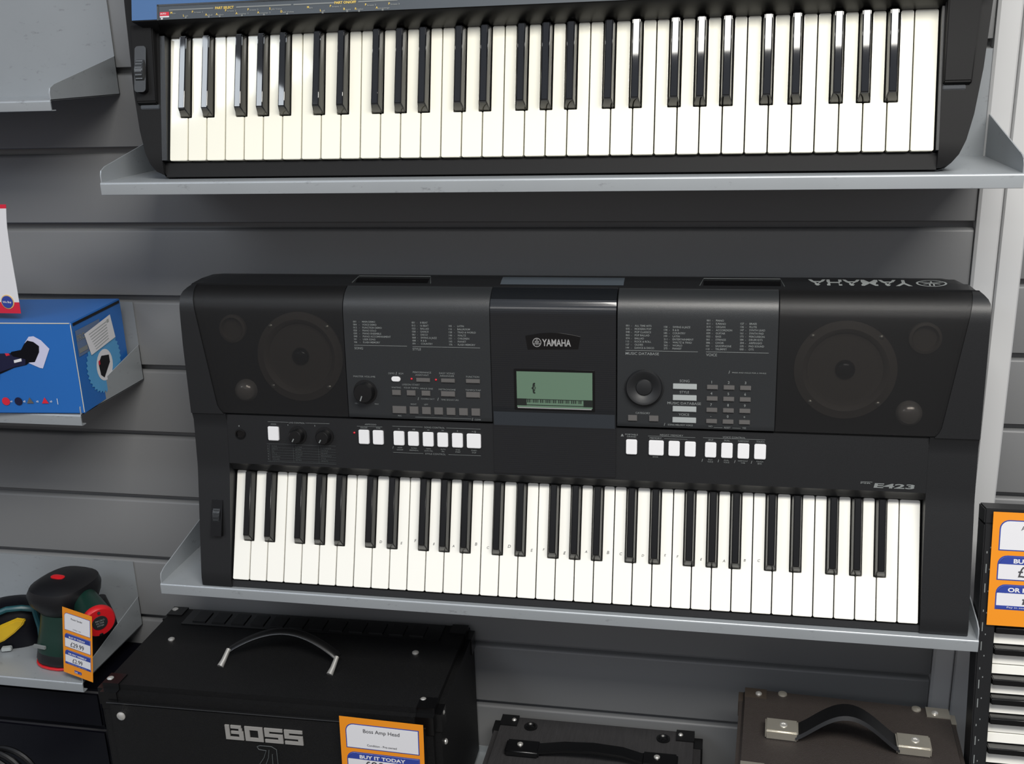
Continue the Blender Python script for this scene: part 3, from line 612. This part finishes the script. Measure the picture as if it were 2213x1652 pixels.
# ------------------------------------------------------------------ price cards
def price_card(label, M4, W, Hh, title, cond, price, weekly, group=None, curl=0.0):
    t = empty('price_card'); t.matrix_world = M4; tag(t, label, 'price tag', group)
    bend = lambda x, y, z: (x, y, z + curl * ((x / W) - .5) ** 2 - curl * .25)
    def pc(nm, mt, poly, z0, z1):
        mm = MB(); n = len(poly)
        mm.add([bend(a, b, z0) for a, b in poly] + [bend(a, b, z1) for a, b in poly], [tuple(range(n))[::-1], tuple(range(n, 2 * n))] + [(i, (i + 1) % n, n + (i + 1) % n, n + i) for i in range(n)])
        return mm.obj(nm, mt, t)
    pc('card', ORANGE, [(0, 0), (W / 2, 0), (W, 0), (W, Hh), (W / 2, Hh), (0, Hh)], 0, .0005)
    k = W / .105
    def Y(f): return Hh * (1 - f)
    a, b = .08 * W, .935 * W; e = .0012 * k
    rows = ((.075, .325), (.385, .585), (.640, .845))
    def off(q): return [(x, y) for x, y in q]
    for i, (f0, f1) in enumerate(rows):
        pc('panel_outline', BLUEC, rrect(a - e, b + e, Y(f1) - e, Y(f0) + e, (0, 0, 0, .010 * k)), .0005, .0007)
        pc('panel', WHITEC, rrect(a, b, Y(f1), Y(f0), (0, 0, 0, .009 * k)), .0007, .0009)
        if i: pc('panel_header', BLUEC, rrect(a, b, Y(f0 + .066), Y(f0), (0, 0, 0, .009 * k)), .0009, .0011)
    pc('panel_footer', BLUEC, [(a, Y(.845)), (b, Y(.845)), (b, Y(.818)), (a, Y(.818))], .0009, .0011)
    h_ = lambda x, y: .0013
    mw = MB(); Pb = lambda x, y, z: bend(x, y, z)
    write(mw, 'BUY IT TODAY', W * .5, Y(.4385), .0046 * k, .058 * k, 'c', h_, .035, 0, False, Pb); mw.obj('header_lettering', WHITEC, t); mw = MB(); write(mw, 'OR PAY WEEKLY', W * .5, Y(.6935), .0046 * k, .066 * k, 'c', h_, .035, 0, False, Pb)
    mw.obj('header_lettering', WHITEC, t); mw = MB(); write(mw, 'Pay in store with regular payments', W * .5, Y(.838), .0018 * k, .066 * k, 'c', h_, 0, 0, False, Pb)
    mw.obj('footer_lettering', WHITEC, t)
    md = MB()
    write(md, title, W * .5, Y(.150), .0050 * k, None, 'c', h_, .0, 0, False, Pb); write(md, cond, W * .5, Y(.295), .0028 * k, None, 'c', h_, 0, 0, False, Pb)
    write(md, price, W * .5, Y(.560), .0125 * k, None, 'c', h_, .0, 0, False, Pb); write(md, weekly, W * .5, Y(.800), .0115 * k, None, 'c', h_, .0, 0, False, Pb)
    md.obj('price_lettering', DARKP, t)
    pc('logo_patch', BLUEC, [(W * .38, Y(.955)), (W * .62, Y(.955)), (W * .62, Y(.915)), (W * .38, Y(.915))], .0005, .0008)
    ml = MB(); write(ml, 'CASH', W * .39, Y(.949), .0036 * k, .0115 * k, 'l', lambda x, y: .001, .03, 0, False, Pb); write(ml, '>', W * .58, Y(.949), .0036 * k, None, 'c', lambda x, y: .001, .03, 0, False, Pb)
    ml.obj('logo_lettering', WHITEC, t)
    return t
def face(loc, yawd=0, tilt=0, roll=0):
    # card plane: local x right, local y up, local z towards the room
    return Matrix.Translation(loc) @ Matrix.Rotation(R(yawd), 4, 'Z') @ Matrix.Rotation(R(90 - tilt), 4, 'X') @ Matrix.Rotation(R(roll), 4, 'Z')
price_card('orange price card hanging on the keyboard that stands on end by the right post', face((.9695, -.1592, .8640), 0, 10), .108, .1325, 'Alesis Keyboard', 'Condition - Pre-owned', '£49.99', '£3.00')
price_card('orange price card on the front of the large black amplifier head', face((.2020, -.2365, .5830), 0, 1, -1.2), .1095, .1330, 'Boss Amp Head', 'Condition - Pre-owned', '£89.99', '£7.00')
price_card('small orange price card reading £29.99 leaning on the green sander', face((-.2360, -.1560, .6895), -15, 7, -3), .0565, .0990, 'Power Sander', 'Condition - Used', '£29.99', '£2.99')
# white and red card standing on the blue carton
t = empty('price_card', (-.3000, -.148, 1.2090)); tag(t, 'white show card with red borders and a round blue seal, standing on the blue carton', 'price tag')
def curve_sheet(nm, mt, z0, z1, dy=0, x0=0, x1=.1, n=10):
    mm = MB(); rings = []
    for i in range(n + 1):
        z = z0 + (z1 - z0) * i / n; y = dy; r_ = x1 - .105 + lerp([(0, .0902), (.25, .0908), (.60, .0908), (.80, .0922), (1, .0968)])(z / .142)
        rings.append([(x0, y, z), (r_, y, z), (r_, y + .0005, z), (x0, y + .0005, z)])
    mm.loft(rings); return mm.obj(nm, mt, t)
curve_sheet('card', WHITEC, .0145, .133, 0, 0, .105); curve_sheet('red_border', REDC, 0, .0145, 0, 0, .105); curve_sheet('red_border', REDC, .133, .138, 0, 0, .105)
m = MB(); m.cyl((.0745, .0025, .0150), .0092, -.003, 'y', 32); m.obj('seal_ring', GOLDP, t)
m = MB(); m.cyl((.0745, .0005, .0150), .0078, -.0018, 'y', 32); m.obj('seal', BLUEC, t)
m = MB(); write(m, 'We Buy', .0745, .0138, .0025, .0125, 'c', lambda x, y: 0, .02, 0, False, lambda x, y, z: (x, -.0016, y)); m.obj('seal_lettering', WHITEC, t)

# ------------------------------------------------------------------ blue carton
t = empty('tool_carton', (-.1365, -.1555, 1.0795), (0, 0, R(5))); tag(t, 'bright blue power tool carton with worn edges, on the left shelf', 'box')
BW, BD, BH = .46, .134, .1205
m = MB(); m.prism([(-BW, 0), (0, 0), (0, .001), (0, BD), (-BW, BD)], 0, BH); m.obj('carton', BOXB, t, bevel=.0016, seg=3)
m = MB(); m.tube([(-BW, -.0002, BH - .0006), (-.28, -.0006, BH + .0004), (-.12, .0004, BH), (-.002, .0002, BH - .001)], .0007, 6)
m.tube([(-.0008, .0, .002), (-.0004, -.0004, .05), (-.0008, .0, BH - .003)], .0006, 6); m.obj('worn_edge', CARTON, t)
m = MB(); m.box(-.0004, .0007, .004, BD - .004, BH - .0052, BH - .0018); m.obj('lid_slot', SANDB, t)
# picture printed on the front: an oscillating tool with a pale sanding pad
FP = lambda x, y, z=0: (x, -.0006 - z, y)
def pr(nm, mt, poly, z=0.0): mm = MB(); mm.add([FP(a, b, z) for a, b in poly], [tuple(range(len(poly)))]); return mm.obj(nm, mt, t)
sx = .1305 / 155; ox = -.1305
def q(px, py): return (-.0005 - (160 - px) * .00066, .1200 - (py - 694) * .000615)
pr('pad_picture', mat('lilac_print', (190, 190, 215), .5), [q(*p) for p in ((62, 735), (72, 722), (82, 721), (96, 730), (110, 748), (90, 790), (84, 789), (62, 778))])
pr('tool_picture', NAVY2, [q(*p) for p in ((0, 768), (28, 758), (32, 754), (52, 750), (60, 738), (68, 730), (80, 733), (90, 742), (88, 755), (76, 776), (64, 777), (58, 782), (32, 788), (0, 802))], .0003)
pr('tool_picture', NAVY, [q(*p) for p in ((-60, 790), (0, 758), (28, 757), (34, 764), (58, 770), (56, 782), (34, 786), (0, 798), (-4, 815), (-60, 830))], .0005)
pr('tool_picture', REDC, [q(*p) for p in ((18, 757), (26, 757), (28, 761), (20, 763))], .0008); pr('tool_picture', REDC, [q(*p) for p in ((-4, 757), (4, 757), (6, 761), (-2, 763))], .0008)
pr('tool_picture', WHITEC, [q(*p) for p in ((34, 772), (50, 768), (50, 774), (34, 778))], .0008)
for px, mt_ in ((2, REDC), (28, NAVY), (52, BTNG), (83, REDC)):
    c = q(px, 862); rr = .0055
    pr('accessory_picture', mt_, [(c[0] + rr * math.cos(R(a)), c[1] + rr * math.sin(R(a))) for a in ((90, 210, 330) if px in (52, 83) else range(0, 360, 30))], .0004)
mm = MB()
for px, s in ((13, 'x1'), (40, 'x2'), (67, 'x2'), (95, 'x3')): c = q(px, 862); write(mm, s, c[0], c[1] - .001, .0022, None, 'c', lambda x, y: .0006, .03, 0, False, FP)
c = q(108, 862); mm.add([FP(c[0], c[1] - .004, .0006), FP(c[0] + .0008, c[1] - .004, .0006), FP(c[0] + .0008, c[1] + .004, .0006), FP(c[0], c[1] + .004, .0006)], [(0, 1, 2, 3)])
mm.obj('carton_lettering', WHITEC, t)
# printed side: saw blade, battery, grey panel, white label
SP = lambda y, z, o=0: (.0006 + o, y, z)
def ps(nm, mt, poly, o=0.0): mm = MB(); mm.add([SP(a, b, o) for a, b in poly], [tuple(range(len(poly)))]); return mm.obj(nm, mt, t)
saw = []
for i in range(36):
    a = 2 * math.pi * i / 36
    for rr, da in ((.038, 0), (.0415, .05)): saw.append((.066 + rr * 1.15 * math.cos(a + da), .0500 + rr * math.sin(a + da)))
ps('saw_picture', BOXB2, saw)
ps('saw_centre', WHITEC, [(.066 + .022 * math.cos(R(a)), .046 + .021 * math.sin(R(a))) for a in range(0, 360, 15)], .0003)
ps('battery_picture', SANDB, [(.052, .036), (.060, .030), (.080, .046), (.080, .056), (.060, .060), (.050, .052)], .0006)
ps('battery_picture', REDC, [(.050, .050), (.054, .050), (.054, .056), (.050, .055)], .0008)
ps('side_panel', mat('grey_blue_print', (92, 110, 140), .5), [(.006, .074), (.070, .074), (.070, .108), (.006, .108)])
mm = MB(); write(mm, 'PRO', .008, .094, .0075, None, 'l', lambda x, y: .0004, .03, 0, False, SP); mm.add([SP(.008, .078, .0004), SP(.030, .078, .0004), SP(.030, .084, .0004), SP(.008, .084, .0004)], [(0, 1, 2, 3)]); mm.obj('side_lettering', LETTER, t)
ps('white_label', WHITEC, [(.035, .068), (.104, .074), (.098, .107), (.025, .099)], .0010)
mm = MB()
for i in range(7): mm.add([SP(.036 + .002 * i, .096 - .0038 * i, .0013), SP(.085, .101 - .0038 * i, .0013), SP(.085, .0998 - .0038 * i, .0013), SP(.036 + .002 * i, .0950 - .0038 * i, .0013)], [(0, 1, 2, 3)])
mm.add([SP(.086, .098, .0013), SP(.092, .0985, .0013), SP(.092, .103, .0013), SP(.086, .1025, .0013)], [(0, 1, 2, 3)])
mm.obj('label_print', BTNL, t)

# ------------------------------------------------------------------ sander
t = empty('palm_sander', (-.262, -.0860, .6794), (0, 0, R(-8))); t.scale = (.84, .84, .86); tag(t, 'green and black palm sander with a round red canister lid, on the lower left shelf', 'power tool')
def sup(a, b, z, n=28, e=2.6, cx=0, cy=0):
    r_ = []
    for i in range(n):
        th = 2 * math.pi * i / n; c_, s_ = math.cos(th), math.sin(th)
        r_.append((cx + a * abs(c_) ** (2 / e) * (1 if c_ >= 0 else -1), cy + b * abs(s_) ** (2 / e) * (1 if s_ >= 0 else -1), z))
    return r_
m = MB(); m.loft([sup(.052, .068, .0005), sup(.053, .069, .003), sup(.052, .068, .005)]); m.obj('sanding_pad', REDP, t)
m = MB(); m.loft([sup(.051, .066, .005), sup(.052, .067, .012), sup(.050, .063, .024)]); m.obj('skirt', SANDB, t)
m = MB(); m.loft([sup(.050, .063, .024), sup(.050, .062, .034), sup(.046, .056, .052), sup(.042, .050, .070), sup(.040, .046, .088)]); m.obj('motor_housing', GREEN, t)
m = MB(); m.loft([sup(.036, .044, .086), sup(.043, .050, .094), sup(.052, .056, .106, cx=-.004), sup(.055, .058, .120, cx=-.004), sup(.050, .054, .132, cx=-.002), sup(.036, .040, .140), sup(.014, .018, .144)]); m.obj('palm_grip', SANDB, t)
m = MB(); m.loft([sup(.013, .007, .1405, cx=-.004, cy=-.010), sup(.013, .007, .1452, cx=-.004, cy=-.010), sup(.008, .004, .147, cx=-.004, cy=-.010)]); m.obj('switch', REDP, t)
m = MB(); m.box(-.030, -.006, -.0640, -.0600, .036, .041); m.obj('housing_badge', LETTER, t)
def along(o, d, rr):
    d = Vector(d).normalized(); a = d.cross(Vector((0, 0, 1))).normalized(); b = a.cross(d); R_ = []
    for L_, r_ in rr: R_.append([tuple(Vector(o) + d * L_ + (a * math.cos(2 * math.pi * k / 32) + b * math.sin(2 * math.pi * k / 32)) * r_) for k in range(32)])
    return R_
d = (.83, -.54, -.12); o_ = (.040, -.004, .104)
m = MB(); m.loft(along(o_, d, [(0, .022), (.03, .024), (.058, .0255), (.066, .026)])); m.obj('dust_canister', GREEN, t)
m = MB(); m.loft(along(o_, d, [(.064, .0255), (.068, .0275), (.075, .027), (.078, .0245), (.0785, .0135), (.0785, .001)])); lid = m.obj('canister_lid', REDP, t)
m = MB(); m.loft(along(o_, d, [(.078, .0130), (.0796, .0125), (.0798, .001)])); m.obj('lid_badge', BLK2, lid)
dv = Vector(d).normalized(); av = dv.cross(Vector((0, 0, 1))).normalized() * 1; bv = av.cross(dv) * -1
if bv.z < 0: bv = -bv
av = bv.cross(dv)
m = MB(); LP = lambda x, y, z: tuple(Vector(o_) + dv * .0803 + av * x + bv * y)
for i, s in enumerate(('MICRO', 'FILTER', 'SYSTEM')): write(m, s, 0, .0035 - i * .0048, .0030, .015 - i * .002, 'c', lambda x, y: 0, .02, 0, False, LP)
m.obj('badge_lettering', LETTER, lid)
m = MB(); m.tube([Vector(o_) + dv * .0785 + bv * .019, Vector(o_) + dv * .0795 + bv * .0195], .0026, 8); m.tube([Vector(o_) + dv * .078 - bv * .0225, Vector(o_) + dv * .079 - bv * .023], .0034, 8); m.obj('lid_notch', SANDB, lid)
m = MB(); m.loft([sup(.016, .036, .004, cx=.046, cy=.014), sup(.018, .036, .030, cx=.046, cy=.014), sup(.018, .034, .056, cx=.044, cy=.014), sup(.012, .03, .090, cx=.038, cy=.014)]); m.obj('rear_housing', SANDB, t)

# teal and yellow tool at the left edge
t = empty('detail_sander', (-.372, -.070, .6794), (0, 0, R(20))); tag(t, 'teal power tool with a yellow insert, cut off by the left picture edge', 'power tool')
m = MB(); m.loft([sup(.042, .030, .0005), sup(.044, .032, .010), sup(.045, .033, .030), sup(.043, .030, .048), sup(.030, .022, .062), sup(.012, .010, .066)]); m.obj('housing', NAVY2, t)
m = MB(); m.tube([(-.046, -.026, .030), (-.036, -.031, .046), (-.018, -.033, .060), (.004, -.032, .067), (.024, -.030, .066), (.040, -.026, .060)], .0045, 8); m.tube([(.040, -.026, .060), (.044, -.028, .030), (.043, -.029, .006)], .0045, 8); m.obj('guard_rim', TEAL, t)
m = MB(); m.loft([[(-.040, -.034, .014), (-.030, -.036, .010), (-.004, -.036, .020), (.012, -.035, .030), (.026, -.034, .042), (.030, -.033, .050), (.018, -.034, .054), (-.006, -.035, .046), (-.030, -.035, .034)],
    [(-.038, -.041, .016), (-.028, -.043, .013), (-.004, -.043, .022), (.011, -.042, .032), (.024, -.040, .043), (.027, -.039, .049), (.017, -.041, .052), (-.006, -.042, .044), (-.028, -.042, .032)]]); m.obj('insert', YELP, t, bevel=.0015)
m = MB(); m.box(-.012, .002, -.040, -.032, .002, .008); m.obj('catch', BTNL, t, bevel=.001)

# dark carry case and cables under the tool shelf
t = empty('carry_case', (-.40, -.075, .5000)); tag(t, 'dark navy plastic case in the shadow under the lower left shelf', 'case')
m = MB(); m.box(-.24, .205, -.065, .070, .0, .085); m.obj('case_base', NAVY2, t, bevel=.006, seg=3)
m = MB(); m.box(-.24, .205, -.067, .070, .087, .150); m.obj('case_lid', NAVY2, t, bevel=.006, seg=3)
m = MB(); m.box(-.10, -.04, -.073, -.066, .070, .105); m.obj('latch', NAVY, t, bevel=.002)
shelf('dark lower steel shelf below the navy case, mostly outside the bottom of the picture', -1.22, -.175, .4985, .58, y0=-.30, gf=.010, gb=.03)
t = empty('power_cable', (-.322, -.228, .5035)); tag(t, 'coiled black mains cable with a cream plug at the bottom left corner', 'cable')
m = MB()
for i, (r_, dx) in enumerate(((.044, .0), (.050, .006), (.040, .012), (.047, .018))):
    m.tube([(dx + r_ * math.cos(2 * math.pi * k / 36), -.01 + .006 * i, .050 + r_ * 1.0 * math.sin(2 * math.pi * k / 36)) for k in range(36)], .0042, 8, True)
m.obj('cable_coil', KNOB, t)
m = MB(); m.tube([(-.026, -.034, .010), (-.024, -.036, .044), (-.016, -.037, .070), (-.008, -.037, .084), (.000, -.035, .088)], [.010, .012, .011, .007, .003], 10); m.obj('plug', CREAM, t)
m = MB(); m.tube([(.004, -.036, .000), (.002, -.037, .034), (.003, -.038, .060)], [.005, .0055, .004], 8); m.obj('plug_pin', CREAM, t)

# ------------------------------------------------------------------ large amplifier head
AX, AY, AZ, AW, AD, AH = -.1395, -.2290, .5050, .4690, .2200, .2150
t = empty('amplifier_head', (AX, AY, AZ), (0, 0, R(1.0))); tag(t, 'large black vinyl amplifier head with a carrying handle, below the middle shelf', 'amplifier')
m = MB(); m.box(0, AW, .004, AD, 0, AH); m.obj('cabinet', TOLEX, t, bevel=.0085, seg=4)
m = MB(); m.box(.018, AW - .018, -.0005, .006, .014, AH - .021); m.obj('front_panel', TOLEX, t, bevel=.002)
m = MB(); m.tube([(.016, -.0012, AH - .020), (AW - .016, -.0012, AH - .020)], .0011, 6); m.obj('piping', KNOB, t)
m = MB(); m.box(.04, AW - .04, AD - .052, AD - .010, AH - .002, AH + .0012); m.obj('vent_recess', GLOSSBLK, t)
for i in range(12):
    m = MB(); m.box(.055 + i * .030, .075 + i * .030, AD - .045, AD - .017, AH + .001, AH + .0028); m.obj('vent_slat', KNOB, t)
def screw(c, axis='z', r=.0048, parent=None, s=1):
    m = MB(); pf = [(r, 0), (r * .95, .0012 * s), (r * .6, .0024 * s), (r * .2, .0030 * s), (0, .003 * s)]; m.lathe((0, 0, 0), pf, axis, 16); o = m.obj('screw', CHROME, parent or t); o.location = c; return o
for c in ((.012, .022, AH + .001), (.443, .030, AH), (.046, .127, AH), (.404, .136, AH), (.012, AD - .014, AH + .001)): screw(c)
screw((.034, -.0006, AH - .040), 'y', .0062, None, -1); screw((AW - .0, .024, AH - .012), 'x', .004); screw((AW, .030, AH - .06), 'x', .004)
for x in (.0, AW):
    for y in (.004, AD):
        m = MB(); sx_ = 1 if x == 0 else -1; sy_ = 1 if y < .1 else -1
        m.box(min(x - .0018 * sx_, x + .030 * sx_), max(x - .0018 * sx_, x + .030 * sx_), min(y - .0018 * sy_, y + .030 * sy_), max(y - .0018 * sy_, y + .030 * sy_), AH - .032, AH + .0018)
        m.obj('corner_guard', CORNER, t, bevel=.0085, seg=4, corner=(x - .0018 * sx_, y - .0018 * sy_, AH + .0018))
# handle: a strap arching between two bright end caps
hx0, hx1, hy = .152, .308, .084
pts = []; N = 22
for i in range(N + 1):
    f = i / N; pts.append((hx0 + (hx1 - hx0) * f, hy + .010 + .016 * math.sin(math.pi * f), AH + .012 + .024 * math.sin(math.pi * f) ** .85))
m = MB(); m.tube(pts, .0075, 10, False, .4); hd = m.obj('handle', KNOB, t)
for x in (hx0, hx1):
    m = MB(); m.tube([(x - .004, hy - .016, AH + .001), (x - .002, hy - .008, AH + .006), (x, hy + .006, AH + .015)], [.0046, .0036, .0030], 12); m.obj('handle_cap', CHROME, t)
# maker's name in block letters
def block(mb, rects, x, z, w_, h_):
    for a, b, c, d_ in rects: mb.box(x + a * w_, x + c * w_, -.0022, -.0004, z + b * h_, z + d_ * h_)
LB = [(0, .18, .24, 1), (0, 0, .76, .18), (.32, .80, .90, 1), (.32, .42, .76, .60), (.76, 0, 1, .60), (.76, .60, .94, .80)]
LO = [(0, 0, .26, 1), (.74, 0, 1, 1), (.26, 0, .74, .22), (.26, .78, .74, 1)]
LS = [(.26, .79, 1, 1), (0, .40, .26, 1), (.26, .40, .74, .60), (.74, 0, 1, .60), (0, 0, .74, .21)]
m = MB(); z0 = AH - .0606; sw = .0248; sp = .0272
for i, L_ in enumerate((LB, LO, LS, LS)): block(m, L_, .1815 + i * sp, z0, sw, .0215)
m.obj('maker_lettering', mat('grey_badge', (140, 138, 135), .4), t)
m = MB(); y_ = -.0012; ex = .2330; ez = z0 - .0065
m.tube([(ex - .010, y_, ez - .002), (ex - .006, y_, ez), (ex + .010, y_, ez), (ex + .0165, y_, ez - .004), (ex + .0165, y_, ez - .028), (ex + .012, y_, ez - .034), (ex + .009, y_, ez - .030), (ex + .010, y_, ez - .012)], .0006, 6)
m.tube([(ex - .010, y_, ez - .002), (ex - .008, y_, ez - .006), (ex + .002, y_, ez - .007), (ex - .002, y_, ez - .018), (ex - .010, y_, ez - .030)], .0006, 6)
m.tube([(ex + .006, y_, ez - .006), (ex + .004, y_, ez - .018), (ex - .002, y_, ez - .032)], .0006, 6)
m.obj('emblem_outline', LETTER2, t)
t2 = shelf('steel shelf carrying the large black amplifier head, below the bottom of the picture', -.16, .345, .5045, .515, y0=-.235, gf=.004, gb=.02)

# ------------------------------------------------------------------ small ribbed grey amplifier
X0, X1, TZ = .3580, .6510, .5850
t = empty('combo_amplifier', (X0, -.012, 0), (0, 0, 0)); tag(t, 'small grey ribbed amplifier with black corner caps, between the large black and the brown amplifiers', 'amplifier')
W_ = X1 - X0
m = MB(); m.box(0, W_, -.215, 0, 0, TZ); m.obj('cabinet', TOLEX2, t, bevel=.010, seg=4)
for x, s in ((0, 1), (W_, -1)):
    for y, s2 in ((0, -1), (-.215, 1)):
        m = MB(); m.box(min(x - .0025 * s, x + .034 * s), max(x - .0025 * s, x + .034 * s), min(y - .0025 * s2, y + .032 * s2), max(y - .0025 * s2, y + .032 * s2), TZ - .040, TZ + .0025)
        cg = m.obj('corner_cap', CORNER, t, bevel=.0115, seg=4, corner=(x - .0025 * s, y - .0025 * s2, TZ + .0025))
        screw((x + .028 * s, y + .020 * s2, TZ + .002), 'z', .0035, cg)
for x in (.0540, W_ - .0515):
    m = MB(); m.lathe((x, -.030, TZ - .001), [(.0095, 0), (.0095, .0025), (.0070, .0030), (.0050, .0012), (.0030, .0022), (0, .0026)], n=24); m.obj('foot_socket', CORNER, t)
for x in (.0530, W_ - .0530):
    m = MB(); m.box(x - .024, x + .024, -.100, -.072, TZ, TZ + .010); hb_ = m.obj('handle_bracket', CORNER, t, bevel=.0025, seg=3); screw((x - .004, -.084, TZ + .010), 'z', .0042, hb_)
m = MB(); m.prism([(.070, TZ + .004), (.110, TZ + .0115), (.150, TZ + .014), (.190, TZ + .0115), (W_ - .075, TZ + .004), (W_ - .075, TZ + .0085), (.190, TZ + .016), (.150, TZ + .0185), (.110, TZ + .016), (.070, TZ + .0085)], -.097, -.076, 'y'); m.obj('handle_strap', CORNER, t, bevel=.0012)

# ------------------------------------------------------------------ brown amplifier
X0, X1, TZ = .7006, .9630, .6990
t = empty('combo_amplifier', (X0, -.0680, 0), (0, 0, R(-2.85))); tag(t, 'brown vinyl amplifier with bright metal handle brackets, at the bottom right', 'amplifier')
W_ = X1 - X0
m = MB(); m.box(0, W_, -.185, 0, 0, TZ); m.obj('cabinet', TOLEX3, t, bevel=.007, seg=3)
def ccap(x, y, s, s2, mt_, nm='corner_cap'):
    m = MB(); m.box(min(x - .0015 * s, x + .034 * s), max(x - .0015 * s, x + .034 * s), min(y - .0015 * s2, y + .026 * s2), max(y - .0015 * s2, y + .026 * s2), TZ - .03, TZ + .0015); o = m.obj(nm, mt_, t, bevel=.008, seg=4, corner=(x - .0015 * s, y - .0015 * s2, TZ + .0015))
    screw((x + .024 * s, y + .018 * s2, TZ + .0015), 'z', .0042, o); return o
ccap(0, 0, 1, -1, mat('brown_cap', (70, 62, 55), .4, .3)); ccap(W_, 0, -1, -1, NICKEL); ccap(0, -.185, 1, 1, NICKEL); ccap(W_, -.185, -1, 1, NICKEL)
for x, y in ((.054, -.011), (W_ - .045, -.012)):
    m = MB(); m.lathe((x, y, TZ - .0005), [(.0060, 0), (.0055, .002), (.0035, .003), (0, .0034)], n=20); m.obj('rivet', NICKEL, t)
bx = (.0530, W_ - .0580); by = -.0965
for x in bx:
    m = MB(); m.prism([(x - .0195, by - .0135), (x + .0195, by - .0135), (x + .0195, by + .0135), (x - .0195, by + .0135)], TZ, TZ + .013); b_ = m.obj('handle_bracket', NICKEL, t, bevel=.0018, seg=3)
    m = MB(); m.lathe((x + .002, by + .001, TZ + .0128), [(.0048, 0), (.0045, .0012), (.0025, .0014), (.002, .0004), (0, .0004)], n=16); m.obj('screw', CHROME, b_)
N = 20; rings = []
for i in range(N + 1):
    f = i / N; x = bx[0] + .016 + (bx[1] - bx[0] - .032) * f; z = TZ + .004 + .036 * math.sin(math.pi * f) ** 1.3; y = by
    rings.append([(x, y - .0150, z), (x, y - .0125, z + .0045), (x, y + .0125, z + .0045), (x, y + .0150, z), (x, y, z - .001)])
m = MB(); m.loft(rings); m.obj('handle_strap', KNOB, t)
